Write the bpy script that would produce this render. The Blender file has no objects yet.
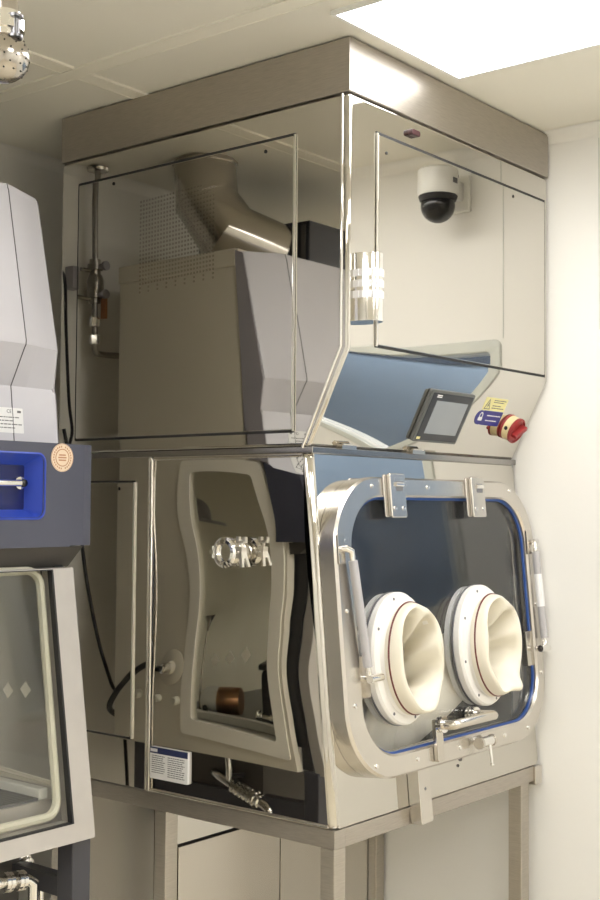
import bpy, bmesh, math, random
from mathutils import Vector, Matrix
random.seed(4)
S = bpy.context.scene
C = S.collection
PI = math.pi

# ------------------------------------------------------------------ materials
def mat(name, col, metal=0.0, rough=0.5, var=0.04, vscale=6.0, bump=0.0, bscale=40.0,
        stretch=None, emit=None, estr=0.0, coat=0.0, rvar=0.0):
    m = bpy.data.materials.new(name); m.use_nodes = True
    nt = m.node_tree; b = nt.nodes['Principled BSDF']
    b.inputs['Metallic'].default_value = metal
    b.inputs['Roughness'].default_value = rough
    b.inputs['Coat Weight'].default_value = coat
    tc = nt.nodes.new('ShaderNodeTexCoord')
    mp = nt.nodes.new('ShaderNodeMapping')
    nt.links.new(tc.outputs['Object'], mp.inputs['Vector'])
    if stretch: mp.inputs['Scale'].default_value = stretch
    nz = nt.nodes.new('ShaderNodeTexNoise'); nz.inputs['Scale'].default_value = vscale
    nz.inputs['Detail'].default_value = 3
    nt.links.new(mp.outputs['Vector'], nz.inputs['Vector'])
    rp = nt.nodes.new('ShaderNodeValToRGB')
    rp.color_ramp.elements[0].position = .3; rp.color_ramp.elements[1].position = .7
    rp.color_ramp.elements[0].color = [c*(1-var) for c in col]+[1]
    rp.color_ramp.elements[1].color = [min(1, c*(1+var)) for c in col]+[1]
    nt.links.new(nz.outputs['Fac'], rp.inputs['Fac'])
    nt.links.new(rp.outputs['Color'], b.inputs['Base Color'])
    if rvar:
        mr = nt.nodes.new('ShaderNodeMapRange')
        mr.inputs['To Min'].default_value = max(0, rough-rvar); mr.inputs['To Max'].default_value = rough+rvar
        nt.links.new(nz.outputs['Fac'], mr.inputs['Value']); nt.links.new(mr.outputs['Result'], b.inputs['Roughness'])
    if bump:
        n2 = nt.nodes.new('ShaderNodeTexNoise'); n2.inputs['Scale'].default_value = bscale
        nt.links.new(mp.outputs['Vector'], n2.inputs['Vector'])
        bp = nt.nodes.new('ShaderNodeBump'); bp.inputs['Strength'].default_value = bump; bp.inputs['Distance'].default_value = .01
        nt.links.new(n2.outputs['Fac'], bp.inputs['Height']); nt.links.new(bp.outputs['Normal'], b.inputs['Normal'])
    if emit:
        b.inputs['Emission Color'].default_value = list(emit)+[1]; b.inputs['Emission Strength'].default_value = estr
    return m

def glass_mat(name, tint=(1, 1, 1), ior=1.5):
    m = bpy.data.materials.new(name); m.use_nodes = True
    nt = m.node_tree
    for n in list(nt.nodes): nt.nodes.remove(n)
    o = nt.nodes.new('ShaderNodeOutputMaterial'); mx = nt.nodes.new('ShaderNodeMixShader')
    t = nt.nodes.new('ShaderNodeBsdfTransparent'); t.inputs['Color'].default_value = list(tint)+[1]
    g = nt.nodes.new('ShaderNodeBsdfGlossy'); g.inputs['Roughness'].default_value = .01
    f = nt.nodes.new('ShaderNodeFresnel')
    ge = nt.nodes.new('ShaderNodeNewGeometry'); mr = nt.nodes.new('ShaderNodeMapRange')
    mr.inputs['To Min'].default_value = ior; mr.inputs['To Max'].default_value = 1/ior
    nt.links.new(ge.outputs['Backfacing'], mr.inputs['Value']); nt.links.new(mr.outputs['Result'], f.inputs['IOR'])
    nt.links.new(f.outputs[0], mx.inputs[0]); nt.links.new(t.outputs[0], mx.inputs[1]); nt.links.new(g.outputs[0], mx.inputs[2])
    nt.links.new(mx.outputs[0], o.inputs[0])
    return m

ST = (.62, .60, .555)
M = dict(
 mirror=mat('polished_steel', ST, 1, .025, .01, 3),
 mirror_wavy=mat('polished_sheet', ST, 1, .025, .01, 3),
 satin=mat('satin_steel', (.62, .585, .53), 1, .24, .015, 5),
 brushed=mat('brushed_steel', (.50, .465, .41), 1, .36, .08, 30, stretch=(1, 1, 14), rvar=.06),
 brushed_h=mat('brushed_steel_horizontal', (.47, .435, .39), 1, .38, .08, 30, stretch=(1, 1, 18), rvar=.06),
 frame=mat('ground_steel', (.66, .63, .585), 1, .27, .015, 5),
 bright=mat('bright_bead_steel', (.85, .83, .78), 1, .35, .01),
 chrome=mat('chrome', (.85, .84, .82), 1, .06, .01),
 dark_groove=mat('dark_gap', (.02, .02, .02), 0, .6),
 seam=mat('seam_steel', (.36, .35, .34), 1, .25),
 dark_steel=mat('dark_trim_steel', (.20, .20, .21), 1, .3),
 wall=mat('cream_wall_paint', (.83, .82, .785), 0, .45, .012, 2, bump=.02, bscale=90),
 ceil=mat('cream_ceiling_panel', (.81, .785, .70), 0, .5, .012, 2),
 joint=mat('ceiling_joint_strip', (.86, .83, .73), 0, .45, .01),
 floor=mat('vinyl_floor', (.66, .60, .48), 0, .35, .06, 8),
 winpale=mat('pale_window_surround', (.90, .87, .78), 0, .4, .01),
 beige=mat('beige_powder_coat', (.66, .62, .52), 0, .4, .015, 4),
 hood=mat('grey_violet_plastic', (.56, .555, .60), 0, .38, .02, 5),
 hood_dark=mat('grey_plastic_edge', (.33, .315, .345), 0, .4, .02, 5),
 band=mat('dark_slate_plastic', (.062, .066, .095), 0, .42, .04, 6),
 underside=mat('black_brown_plastic', (.07, .065, .06), 0, .5),
 blue=mat('royal_blue_plastic', (.035, .075, .46), 0, .35, .03),
 blue_dark=mat('deep_blue_gloss', (.006, .012, .10), 0, .12),
 sashmetal=mat('pale_anodised_aluminium', (.50, .475, .45), .55, .38, .03, 20),
 gasket=mat('cream_gasket', (.62, .60, .50), 0, .5),
 black=mat('black_rubber', (.012, .012, .014), 0, .45),
 blackgloss=mat('black_gloss_dome', (.008, .008, .010), 0, .05),
 whiteplastic=mat('white_plastic', (.80, .80, .77), 0, .3, .01),
 port=mat('white_port_plastic', (.86, .84, .80), 0, .3, .01),
 glove=mat('ivory_glove_rubber', (.76, .715, .60), 0, .5, .03, 12),
 sleeve=mat('ivory_sleeve', (.82, .78, .67), 0, .5, .03, 12),
 oring=mat('oxide_red_rubber', (.13, .022, .015), 0, .45),
 bluegasket=mat('blue_silicone_gasket', (.02, .075, .30), 0, .3),
 glass=glass_mat('clear_glass', (.985, .99, .995)),
 sideglass=glass_mat('grey_glass', (.95, .95, .93)),
 hmi=mat('dark_grey_bezel', (.10, .105, .10), 0, .35),
 hmi_face=mat('black_bezel_face', (.035, .036, .04), 0, .25),
 screen=mat('grey_lcd', (.30, .32, .34), 0, .25),
 yellow=mat('pale_yellow_sticker', (.78, .72, .34), 0, .45),
 navy=mat('navy_sticker', (.03, .03, .22), 0, .4),
 ink=mat('grey_ink', (.14, .14, .15), 0, .6),
 inkblue=mat('navy_ink', (.02, .03, .10), 0, .6),
 inkwhite=mat('white_ink', (.8, .8, .8), 0, .6),
 label=mat('white_label', (.80, .80, .80), 0, .4),
 cream=mat('cream_switch_plastic', (.78, .66, .38), 0, .35),
 red=mat('dark_red_plastic', (.30, .03, .03), 0, .35),
 darkred=mat('dark_red_lens', (.035, .008, .01), 0, .45),
 strut=mat('grey_lacquer', (.42, .41, .42), 0, .35),
 lens=mat('clear_ribbed_lens', (.86, .86, .88), .2, .12),
 copper=mat('copper', (.50, .27, .15), 1, .3, .05),
 emblem=mat('cream_sticker', (.74, .60, .45), 0, .45),
 emblem2=mat('orange_brown_ink', (.42, .20, .10), 0, .5),
 standm=mat('dark_grey_stand', (.05, .05, .06), 0, .45),
 perf=mat('dark_perforated_steel', (.10, .10, .11), .6, .4),
 ventm=mat('vent_hole_dark', (.40, .38, .345), 1, .10),
 inox=mat('inox_interior', (.48, .49, .52), 1, .16, .02, 4),
 duct=mat('duct_steel', (.50, .47, .43), 1, .17, .03, 5),
 oldpipe=mat('dull_pipe_steel', (.30, .28, .26), 1, .35, .05, 10),
 filterbox=mat('black_box_paint', (.016, .016, .022), 0, .4),
 winframe=mat('pale_grey_frame', (.62, .64, .60), 0, .4),
 corridor=mat('blue_corridor_paint', (.27, .355, .475), 0, .5, .10, 2.5),
 slate=mat('slate_band_paint', (.05, .07, .11), 0, .5),
 tag=mat('brown_tag', (.50, .22, .10), 0, .5),
)
def emis(name, col, st):
    m = bpy.data.materials.new(name); m.use_nodes = True
    b = m.node_tree.nodes['Principled BSDF']
    b.inputs['Base Color'].default_value = (.9, .9, .9, 1)
    b.inputs['Emission Color'].default_value = list(col)+[1]; b.inputs['Emission Strength'].default_value = st
    return m
M['led'] = emis('led_panel', (1, .99, .985), 6.0)
M['led_fill'] = emis('led_panel_fill', (1, .99, .98), 9.5)  # stronger emission for the unseen panels added as room fill
M['led2'] = emis('corridor_fill_lamp', (.95, .98, 1), 5)  # for the lamp added behind the wall window

# ------------------------------------------------------------------ helpers
def obj(name, bm, m, parent=None, smooth=False, bevel=0.0, seg=2):
    me = bpy.data.meshes.new(name)
    bmesh.ops.recalc_face_normals(bm, faces=bm.faces)
    bm.to_mesh(me); bm.free()
    for mm in (m if isinstance(m, (list, tuple)) else [m]): me.materials.append(M[mm])
    o = bpy.data.objects.new(name, me); C.objects.link(o)
    if parent: o.parent = parent
    if smooth:
        for p in me.polygons: p.use_smooth = True
        try: me.set_sharp_from_angle(angle=math.radians(smooth if smooth is not True else 40))
        except Exception: pass
    if bevel:
        md = o.modifiers.new('bevel', 'BEVEL'); md.width = bevel; md.segments = seg; md.limit_method = 'ANGLE'
        md.angle_limit = math.radians(40); md.harden_normals = False
        for p in me.polygons: p.use_smooth = True
        wn = o.modifiers.new('wn', 'WEIGHTED_NORMAL'); wn.keep_sharp = True; wn.weight = 80
    return o
def keep(o, root):                       # world coordinates stay put under a moved root
    o.matrix_parent_inverse = Matrix.Translation(-Vector(root.location)); return o
class Thing:
    def __init__(s, name, label, cat, loc, group=None):
        o = bpy.data.objects.new(name, None); C.objects.link(o); o.location = loc
        o['label'] = label; o['category'] = cat
        if group: o['group'] = group
        o.empty_display_size = .05; s.o = o
    def add(s, name, bm, m, parent=None, label=None, **k):
        o = obj(name, bm, m, None, **k); o.parent = s.o
        if parent is None: o.matrix_parent_inverse = Matrix.Translation(-s.o.location)
        else:
            o.parent = parent       # part meshes keep identity local transform in the thing's space
        if label: o['label'] = label
        return o
def tag(o, label, cat, group=None):
    o['label'] = label; o['category'] = cat
    if group: o['group'] = group
    return o
def struct(name, bm, m, parent=None, **k):
    o = obj(name, bm, m, parent, **k)
    if not parent: o['kind'] = 'structure'
    return o
B = bmesh.new
def box(bm, x0, x1, y0, y1, z0, z1):
    v = [bm.verts.new(p) for p in ((x0,y0,z0),(x1,y0,z0),(x1,y1,z0),(x0,y1,z0),(x0,y0,z1),(x1,y0,z1),(x1,y1,z1),(x0,y1,z1))]
    for f in ((0,3,2,1),(4,5,6,7),(0,1,5,4),(1,2,6,5),(2,3,7,6),(3,0,4,7)): bm.faces.new([v[i] for i in f])
    return bm
def prism(bm, pts, fn, a, b):
    """polygon pts (p,q) swept from a to b; fn(p,q,t)->xyz"""
    A = [bm.verts.new(fn(p, q, a)) for p, q in pts]; Bv = [bm.verts.new(fn(p, q, b)) for p, q in pts]
    n = len(pts)
    for i in range(n): bm.faces.new((A[i], A[(i+1) % n], Bv[(i+1) % n], Bv[i]))
    bm.faces.new(A[::-1]); bm.faces.new(Bv)
    return bm
def loops(bm, Ls, cap0=True, cap1=True, closed=True):
    V = [[bm.verts.new(p) for p in L] for L in Ls]; n = len(V[0])
    for a, b in zip(V, V[1:]):
        for i in range(n if closed else n-1): bm.faces.new((a[i], a[(i+1) % n], b[(i+1) % n], b[i]))
    if cap0: bm.faces.new(V[0][::-1])
    if cap1: bm.faces.new(V[-1])
    return V
def rr(x0, x1, y0, y1, r, seg=8):
    P = []
    for cx, cy, a0 in ((x1-r, y1-r, 0), (x0+r, y1-r, 90), (x0+r, y0+r, 180), (x1-r, y0+r, 270)):
        for i in range(seg+1):
            a = math.radians(a0+90*i/seg); P.append((cx+r*math.cos(a), cy+r*math.sin(a)))
    return P
def ring(bm, outer, inner, fn, t0, t1, ch=0.0):
    """closed frame: outer/inner loops with same count"""
    def sh(o, i, k): return [(a[0]+(b[0]-a[0])*k, a[1]+(b[1]-a[1])*k) for a, b in zip(o, i)]
    k = ch; Ls = []
    Ls.append([fn(p, q, t0) for p, q in outer])
    if k:
        d = abs(t1-t0)*.12*(1 if t1 > t0 else -1)
        Ls += [[fn(p, q, t1-d) for p, q in outer], [fn(p, q, t1) for p, q in sh(outer, inner, k)],
               [fn(p, q, t1) for p, q in sh(inner, outer, k)], [fn(p, q, t1-d) for p, q in inner]]
    else: Ls += [[fn(p, q, t1) for p, q in outer], [fn(p, q, t1) for p, q in inner]]
    Ls.append([fn(p, q, t0) for p, q in inner]); Ls.append(Ls[0])
    V = [[bm.verts.new(p) for p in L] for L in Ls[:-1]]; V.append(V[0]); n = len(V[0])
    for a, b in zip(V, V[1:]):
        for i in range(n): bm.faces.new((a[i], a[(i+1) % n], b[(i+1) % n], b[i]))
    return bm
def holed(bm, outer, holes, fn, t0, t1):
    """slab with holes via triangle fill"""
    def fill(t):
        Ls = []
        es = []
        for L in [outer]+holes:
            vs = [bm.verts.new(fn(p, q, t)) for p, q in L]; Ls.append(vs)
            for i in range(len(vs)): es.append(bm.edges.new((vs[i], vs[(i+1) % len(vs)])))
        bmesh.ops.triangle_fill(bm, edges=es, use_beauty=True)
        return Ls
    A = fill(t0); D = fill(t1)
    for a, b in zip(A, D):
        for i in range(len(a)): bm.faces.new((a[i], a[(i+1) % len(a)], b[(i+1) % len(a)], b[i]))
    return bm
def tube(bm, pts, r, n=10, cap=True, smoothpath=0):
    pts = [Vector(p) for p in pts]
    if smoothpath:
        out = []
        for i in range(len(pts)-1):
            p0 = pts[max(i-1, 0)]; p1 = pts[i]; p2 = pts[i+1]; p3 = pts[min(i+2, len(pts)-1)]
            for k in range(smoothpath):
                t = k/smoothpath
                out.append(.5*((2*p1)+(p2-p0)*t+(2*p0-5*p1+4*p2-p3)*t*t+(3*p1-p0-3*p2+p3)*t**3))
        pts = out+[pts[-1]]
    rs = r if isinstance(r, (list, tuple)) else [r]*len(pts)
    if len(rs) != len(pts):
        rs = [rs[0]+(rs[-1]-rs[0])*i/(len(pts)-1) for i in range(len(pts))]
    d = (pts[1]-pts[0]).normalized()
    u = d.orthogonal().normalized(); Ls = []
    for i, p in enumerate(pts):
        if i == 0: t = pts[1]-pts[0]
        elif i == len(pts)-1: t = pts[-1]-pts[-2]
        else: t = (pts[i]-pts[i-1]).normalized()+(pts[i+1]-pts[i]).normalized()
        t.normalize(); u = (u-t*u.dot(t)).normalized(); w = t.cross(u)
        k = 1.0
        if 0 < i < len(pts)-1:
            k = 1/max(.5, (pts[i]-pts[i-1]).normalized().dot(t))
        Ls.append([p+(u*math.cos(2*PI*j/n)+w*math.sin(2*PI*j/n))*rs[i]*k for j in range(n)])
    loops(bm, Ls, cap, cap); return bm
def lathe(bm, prof, o, ax, n=32, u=None, cap=False):
    """prof (r,h) about axis ax from o"""
    o = Vector(o); ax = Vector(ax).normalized(); u = Vector(u) if u else ax.orthogonal(); u.normalize(); w = ax.cross(u)
    Ls = [[o+ax*h+(u*math.cos(2*PI*j/n)+w*math.sin(2*PI*j/n))*max(r, 1e-4) for j in range(n)] for r, h in prof]
    loops(bm, Ls, cap, cap); return bm
def torus(bm, o, ax, R, r, n=40, m=10):
    lathe_prof = [(R+r*math.cos(2*PI*k/m), r*math.sin(2*PI*k/m)) for k in range(m+1)]
    return lathe(bm, lathe_prof, o, ax, n)
def text(name, s, size, fn, m, parent):
    cu = bpy.data.curves.new(name, 'FONT'); cu.body = s; cu.size = size; cu.extrude = size*.02
    t = bpy.data.objects.new(name, cu); C.objects.link(t)
    dg = bpy.context.evaluated_depsgraph_get(); me = bpy.data.meshes.new_from_object(t.evaluated_get(dg))
    bpy.data.objects.remove(t)
    for v in me.vertices: v.co = fn(v.co.x, v.co.y, v.co.z+.0003)
    me.materials.clear(); me.materials.append(M[m])
    o = bpy.data.objects.new(name, me); C.objects.link(o); o.parent = parent
    return o
XY = lambda p, q, t: (p, q, t)
YZ = lambda p, q, t: (t, p, q)          # polygon in y,z swept along x
XZ = lambda p, q, t: (p, t, q)

# ------------------------------------------------------------------ camera
F = Vector((.7767457, .62824619, .04441666)); RT = Vector((.62859491, -.77769796, .00737088)); UP = Vector((-.03917348, -.02219479, .9989859))
cd = bpy.data.cameras.new('camera'); cam = bpy.data.objects.new('camera', cd); C.objects.link(cam)
cam.matrix_world = Matrix(((RT.x, UP.x, -F.x, -1.9852), (RT.y, UP.y, -F.y, -1.4836), (RT.z, UP.z, -F.z, 1.55), (0, 0, 0, 1)))
cd.sensor_fit = 'HORIZONTAL'; cd.sensor_width = 36; cd.lens = 36*1240.26/600; cd.clip_start = .02
S.camera = cam

# ------------------------------------------------------------------ room shell
WX, BY, LX, FY, H = .853, 1.21, -3.3, -3.6, 2.5
struct('floor', box(B(), LX-.1, WX+.1, FY-.1, BY+.1, -.1, 0), 'floor')
# lamps sit in the ceiling: openings are cut for them
LAMPS = [(-.12, .335, -1.25, -.05), (-1.55, -1.05, -2.9, -1.7), (-2.7, -2.2, -1.25, -.05), (-.12, .335, -3.3, -2.1)]  # first panel is in view; the rest are unseen fill lights, added
struct('ceiling', box(B(), LX-.1, WX+.1, FY-.1, BY+.1, H+.004, H+.1), 'ceil')
struct('wall_back', box(B(), LX-.1, WX+.1, BY, BY+.1, 0, H+.004), 'wall')
struct('wall_left', box(B(), LX-.1, LX, FY, BY, 0, H+.004), 'wall')
struct('wall_front', box(B(), LX-.1, WX+.1, FY-.1, FY, 0, H+.004), 'wall')
wy0, wy1, wz0, wz1 = -1.35, -.172, 1.335, 1.96
wall_open = rr(wy0, wy1, wz0, wz1, .012, 6)
bm = B(); holed(bm, [(FY, 0), (BY, 0), (BY, H+.004), (FY, H+.004)], [wall_open], YZ, WX, WX+.1)
struct('wall_right', bm, 'wall')
w1 = bpy.data.objects.new('window_1', None); C.objects.link(w1); w1['kind'] = 'structure'
outer = rr(wy0-.028, wy1+.028, wz0-.028, wz1+.028, .02, 6); inner = rr(wy0+.004, wy1-.004, wz0+.004, wz1-.004, .012, 6)
bm = B(); ring(bm, outer, inner, YZ, WX+.02, WX-.006, .1); obj('window_frame', bm, 'winframe', w1, smooth=True)
bm = B(); prism(bm, inner, YZ, WX+.045, WX+.051); obj('window_pane', bm, 'glass', w1)
# corridor seen through the window
def cbox(name, args, m): struct(name, box(B(), *args), m)
cbox('wall_east', (1.75, 1.85, -3.2, BY, 0, 2.5), 'corridor')
cbox('trim_1', (1.738, 1.752, -3.2, BY, 2.03, 2.5), 'slate')
cbox('floor', (WX+.1, 1.85, -3.2, BY, -.1, 0), 'floor')
cbox('ceiling', (WX+.1, 1.85, -3.2, BY, 2.5, 2.6), 'ceil')
cbox('wall_north', (WX+.1, 1.85, BY, BY+.1, 0, 2.5), 'wall')
cbox('wall_south', (WX+.1, 1.85, -3.3, -3.2, 0, 2.5), 'wall')
# ceiling joint strips and coved corner
def strip(n, x0, x1, y0, y1):
    bm = B(); box(bm, x0, x1, y0, y1, H-.0005, H+.006)
    box(bm, x0, x0+.0016 if x1-x0 < y1-y0 else x1, y0, y1 if x1-x0 < y1-y0 else y0+.0016, H-.0016, H)
    if x1-x0 < y1-y0: box(bm, x1-.0016, x1, y0, y1, H-.0016, H)
    else: box(bm, x0, x1, y1-.0016, y1, H-.0016, H)
    struct('trim_%d' % n, bm, 'joint')
strip(2, -.221, -.176, FY, BY); strip(3, LX, -.222, .585, .63); strip(4, -.175, WX, .585, .63)
def cove(n, pts, fn, a, b): bm = B(); prism(bm, pts, fn, a, b); struct('trim_%d' % n, bm, 'wall', smooth=True)
arc = [(0, 0)]+[(.035-.035*math.sin(k*PI/16), .035-.035*math.cos(k*PI/16)) for k in range(9)]
bm = B(); box(bm, WX-.0012, WX+.01, -.140, -.1375, wz1+.03, H-.03); struct('trim_7', bm, 'winframe')
cove(5, [(WX+.001-p, H+.003-q) for p, q in arc], XZ, FY, BY)
cove(6, [(BY+.001-p, H+.003-q) for p, q in arc], YZ, LX, WX)
# ceiling lamps
lampnames = ['large square-edged white led ceiling panel beside the steel crown above the gloves',
             'added unseen led fill panel near the middle of the room ceiling', 'added unseen led fill panel over the far side of the room from the window',
             'added unseen led fill panel by the wall across from the steel crown']
for (x0, x1, y0, y1), lb in zip(LAMPS, lampnames):
    t = Thing('ceiling_light', lb, 'ceiling light', ((x0+x1)/2, (y0+y1)/2, H))
    t.o['group'] = 'led ceiling panels'
    bm = B(); box(bm, x0+.004, x1-.004, y0+.004, y1-.004, H-.004, H); t.add('diffuser', bm, 'led' if y1 > -.1 and x1 > 0 else 'led_fill')
    bm = B(); ring(bm, [(x0-.004, y0-.004), (x1+.004, y0-.004), (x1+.004, y1+.004), (x0-.004, y1+.004)],
                   [(x0+.004, y0+.004), (x1-.004, y0+.004), (x1-.004, y1-.004), (x0+.004, y1-.004)], XY, H+.003, H-.006)
    t.add('frame', bm, 'whiteplastic')
t = Thing('ceiling_light', 'added unseen fill lamp beyond the wall window', 'ceiling light', (1.45, -.7, 2.5), 'led ceiling panels')  # unseen lamp, added to brighten the blue wall behind the window
bm = B(); box(bm, 1.2, 1.6, -1.9, .5, 2.488, 2.494); t.add('diffuser', bm, 'led2')
bm = B(); box(bm, 1.18, 1.62, -1.92, .52, 2.494, 2.5); t.add('frame', bm, 'whiteplastic')

def lerp_table(T, v):
    for (a, fa), (b, fb) in zip(T, T[1:]):
        if a <= v <= b:
            t = (v-a)/(b-a); t = t*t*(3-2*t); return fa+(fb-fa)*t
    return 0
def spl(T, v):
    for i in range(len(T)-1):
        if T[i][0] <= v <= T[i+1][0]:
            (x0, a), (x1, b) = T[i], T[i+1]
            m0 = (T[min(i+1, len(T)-1)][1]-T[max(i-1, 0)][1])/(T[min(i+1, len(T)-1)][0]-T[max(i-1, 0)][0])
            m1 = (T[min(i+2, len(T)-1)][1]-a)/(T[min(i+2, len(T)-1)][0]-x0)
            h = x1-x0; t = (v-x0)/h
            return (2*t**3-3*t*t+1)*a+(t**3-2*t*t+t)*h*m0+(-2*t**3+3*t*t)*b+(t**3-t*t)*h*m1
    return 0
def WAVE(u, v):        # sheet-metal buckling of the big side door, millimetres
    sl = spl([(0, 0), (.15, 0), (.30, 0), (.45, 5), (.58, 9), (.70, 6), (.82, -1), (.92, -2), (1, 0)], v)
    sr = spl([(0, 0), (.14, 0), (.28, -4), (.42, -6), (.54, 3), (.66, 14), (.78, 17), (.90, 8), (1, 0)], v)
    k = (sr-sl)/.53
    F = lambda u: .00118*((sl-k*.24)*u+k*u*u/2)
    return (F(u)-F(.38))*1.0
# ------------------------------------------------------------------ isolator
W, D = .846, .886
iso = Thing('glovebox_isolator', 'mirror-polished steel glovebox isolator with sloped glove window, in the room corner under the ceiling', 'isolator', (.423, .443, 0))
P1 = Vector((0, .0271, .9042)); P0 = Vector((0, .0995, 1.6636)); LV = (P0-P1).length
VU = (P0-P1).normalized(); VN = Vector((0, -VU.z, VU.y))
def FR(x, v, t): return P1+Vector((x, 0, 0))+VU*v+VN*t
# upper housing with under-cut control slope
ZK, ZC = 1.8675, 2.3887
bm = B(); prism(bm, [(.0995, 1.669), (0, ZK), (0, ZC), (D, ZC), (D, 1.669)], YZ, 0, W)
iso.add('upper_housing', bm, 'mirror', bevel=.009, seg=4)
bm = B(); box(bm, -.003, W, -.003, D, ZC, H); iso.add('crown', bm, 'brushed_h', bevel=.002, label='brushed steel crown')
# rolled edge trim following the left profile
bm = B(); tube(bm, [(.0, .018, ZC-.002), (.0, .018, ZK+.004), (.0, .1155, 1.669)], .0035, 10)
iso.add('edge_trim', bm, 'chrome', smooth=True)
# side access panel with dark gap
bm = B(); ring(bm, rr(.1375, .822, 1.700, 2.3285, .004, 2), rr(.142, .8175, 1.7055, 2.323, .003, 2), YZ, .001, -.0012)
iso.add('panel_gap', bm, 'dark_groove')
bm = B(); prism(bm, rr(.1425, .817, 1.706, 2.3225, .003, 3), YZ, .001, -.0035)
sp = iso.add('side_access_panel', bm, 'mirror', bevel=.0015)
bm = B(); box(bm, -.0045, .001, .1375, .1410, 1.703, 2.325); iso.add('panel_edge_bead', bm, 'bright')
for y, z in ((.219, 2.302), (.693, 2.308)):
    iso.add('panel_screw', lathe(B(), [(.0001, 0), (.004, .0001), (.004, .0012), (.0001, .0012)], (-.0035, y, z), (-1, 0, 0), 12), 'black', parent=sp)
bm = B()                                            # perforated vent field in the side panel
for i in range(25):
    for j in range(23):
        y = .367+i*.0096; z = 2.262-j*.0096-(i*.0004)
        if (j > 20 and (i % 3)) or (j == 0 and i < 4): continue
        box(bm, -.0040, -.0034, y, y+.0046, z-.0046, z)
iso.add('vent_perforation', bm, 'ventm', parent=sp)
# front access panel
bm = B(); ring(bm, [(.0925, 1.8765), (.829, 1.8765), (.829, 2.3285), (.0925, 2.3285)], [(.097, 1.8815), (.8245, 1.8815), (.8245, 2.3225), (.097, 2.3225)], XZ, .001, -.0012)
iso.add('panel_gap', bm, 'dark_groove')
bm = B(); prism(bm, rr(.0975, .824, 1.882, 2.322, .003, 3), XZ, .001, -.0035)
fp = iso.add('front_access_panel', bm, 'mirror', bevel=.0015)
bm = B(); box(bm, .0925, .0965, -.0045, .001, 1.879, 2.325); iso.add('panel_edge_bead', bm, 'bright')
for x, z in ((.126, 2.289), (.663, 2.305)):
    iso.add('panel_screw', lathe(B(), [(.0001, 0), (.0035, .0001), (.0035, .0012), (.0001, .0012)], (x, -.0035, z), (0, -1, 0), 12), 'black', parent=fp)
bm = B(); prism(bm, rr(.210, .243, 2.349, 2.362, .005, 5), XZ, .001, -.012)
iso.add('infrared_sensor', bm, 'darkred', bevel=.002)
# beacon: half-round chrome housing with three clear ribbed bands
bx, bz0, bz1 = .046, 1.922, 2.060
def half(r, z0, z1, bm):
    pts = [(bx+r*.70*math.cos(PI+k*PI/20), r*math.sin(PI+k*PI/20)-.004) for k in range(21)]
    pts = [(bx-r*.70, .001)]+pts+[(bx+r*.70, .001)]
    prism(bm, pts, XY, z0, z1); return bm
bn = iso.add('signal_beacon', half(.044, bz0, bz1, B()), 'chrome', smooth=35, label='chrome half-round signal beacon')
for z in (1.968, 1.990, 2.012):
    bm = B(); half(.0446, z, z+.015, bm)
    for k in range(1, 16):
        a = PI+k*PI/16; x, y = bx+.0446*.70*math.cos(a), .0446*math.sin(a)-.004
        tube(bm, [(x, y, z+.0005), (x, y, z+.0145)], .0012, 6)
    iso.add('lens_band', bm, 'lens', parent=bn)
# control slope: touch screen, stickers, rotary switch
A0 = Vector((0, 0, ZK)); SD = (P0+Vector((0, 0, .005))-A0).normalized(); SN = Vector((0, SD.z, -SD.y))
def SL(x, u, t): return A0+Vector((x, 0, 0))+SD*u+SN*t          # u: metres down the slope
def slab(pts, t0, t1): return prism(B(), pts, SL, t0, t1)
hmi = iso.add('touch_panel', slab(rr(.341, .526, .060, .187, .005, 4), .0005, .010), 'hmi', bevel=.0015, label='dark grey touch panel')
iso.add('bezel_face', slab(rr(.350, .520, .066, .182, .002, 2), .010, .0106), 'hmi_face', parent=hmi)
iso.add('display', slab(rr(.374, .507, .084, .165, .001, 2), .0106, .0112), 'screen', parent=hmi)
bm = B()
for k in range(2): prism(bm, [(.368, .070+k*.004), (.388, .070+k*.004), (.388, .0725+k*.004), (.368, .0725+k*.004)], SL, .0106, .0112)
iso.add('maker_mark', bm, 'inkwhite', parent=hmi)
bm = B(); prism(bm, [(.352, .174), (.366, .174), (.366, .180), (.352, .180)], SL, .0106, .0112); iso.add('corner_tag', bm, 'yellow', parent=hmi)
# safety stickers
sk = iso.add('warning_sticker', slab(rr(.594, .695, .062, .095, .002, 2), 0, .0012), 'yellow', label='pale yellow warning sticker')
bm = B(); prism(bm, [(.5965, .0925), (.6245, .0925), (.6105, .065)], SL, .0012, .0015)
iso.add('triangle_border', bm, 'ink', parent=sk)
bm = B(); prism(bm, [(.601, .0905), (.620, .0905), (.6105, .0705)], SL, .0015, .0018); iso.add('triangle_face', bm, 'yellow', parent=sk)
bm = B(); prism(bm, [(.612, .074), (.607, .083), (.610, .083), (.608, .0895), (.6145, .081), (.6115, .081), (.614, .074)], SL, .0018, .0021); iso.add('bolt_symbol', bm, 'ink', parent=sk)
def lines(bm, x0, x1, us, h, t, jag=0):
    for k, u in enumerate(us):
        x = x0
        end = x1-(jag*(k % 3))
        while x < end:
            w = random.uniform(.003, .009); prism(bm, [(x, u), (min(x+w, end), u), (min(x+w, end), u+h), (x, u+h)], SL, t, t+.0003); x += w+.0015
    return bm
iso.add('sticker_lettering', lines(B(), .632, .688, (.067, .072, .081, .087), .0022, .0012, .008), 'ink', parent=sk)
sk = iso.add('mandatory_sticker', slab(rr(.610, .695, .0965, .134, .002, 2), 0, .0012), 'navy', label='navy blue mandatory sticker')
bm = B(); prism(bm, [(.599+.019*math.cos(a*PI/14), .1155+.0185*math.sin(a*PI/14)) for a in range(28)], SL, 0, .0016)
iso.add('round_symbol_field', bm, 'navy', parent=sk)
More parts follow.
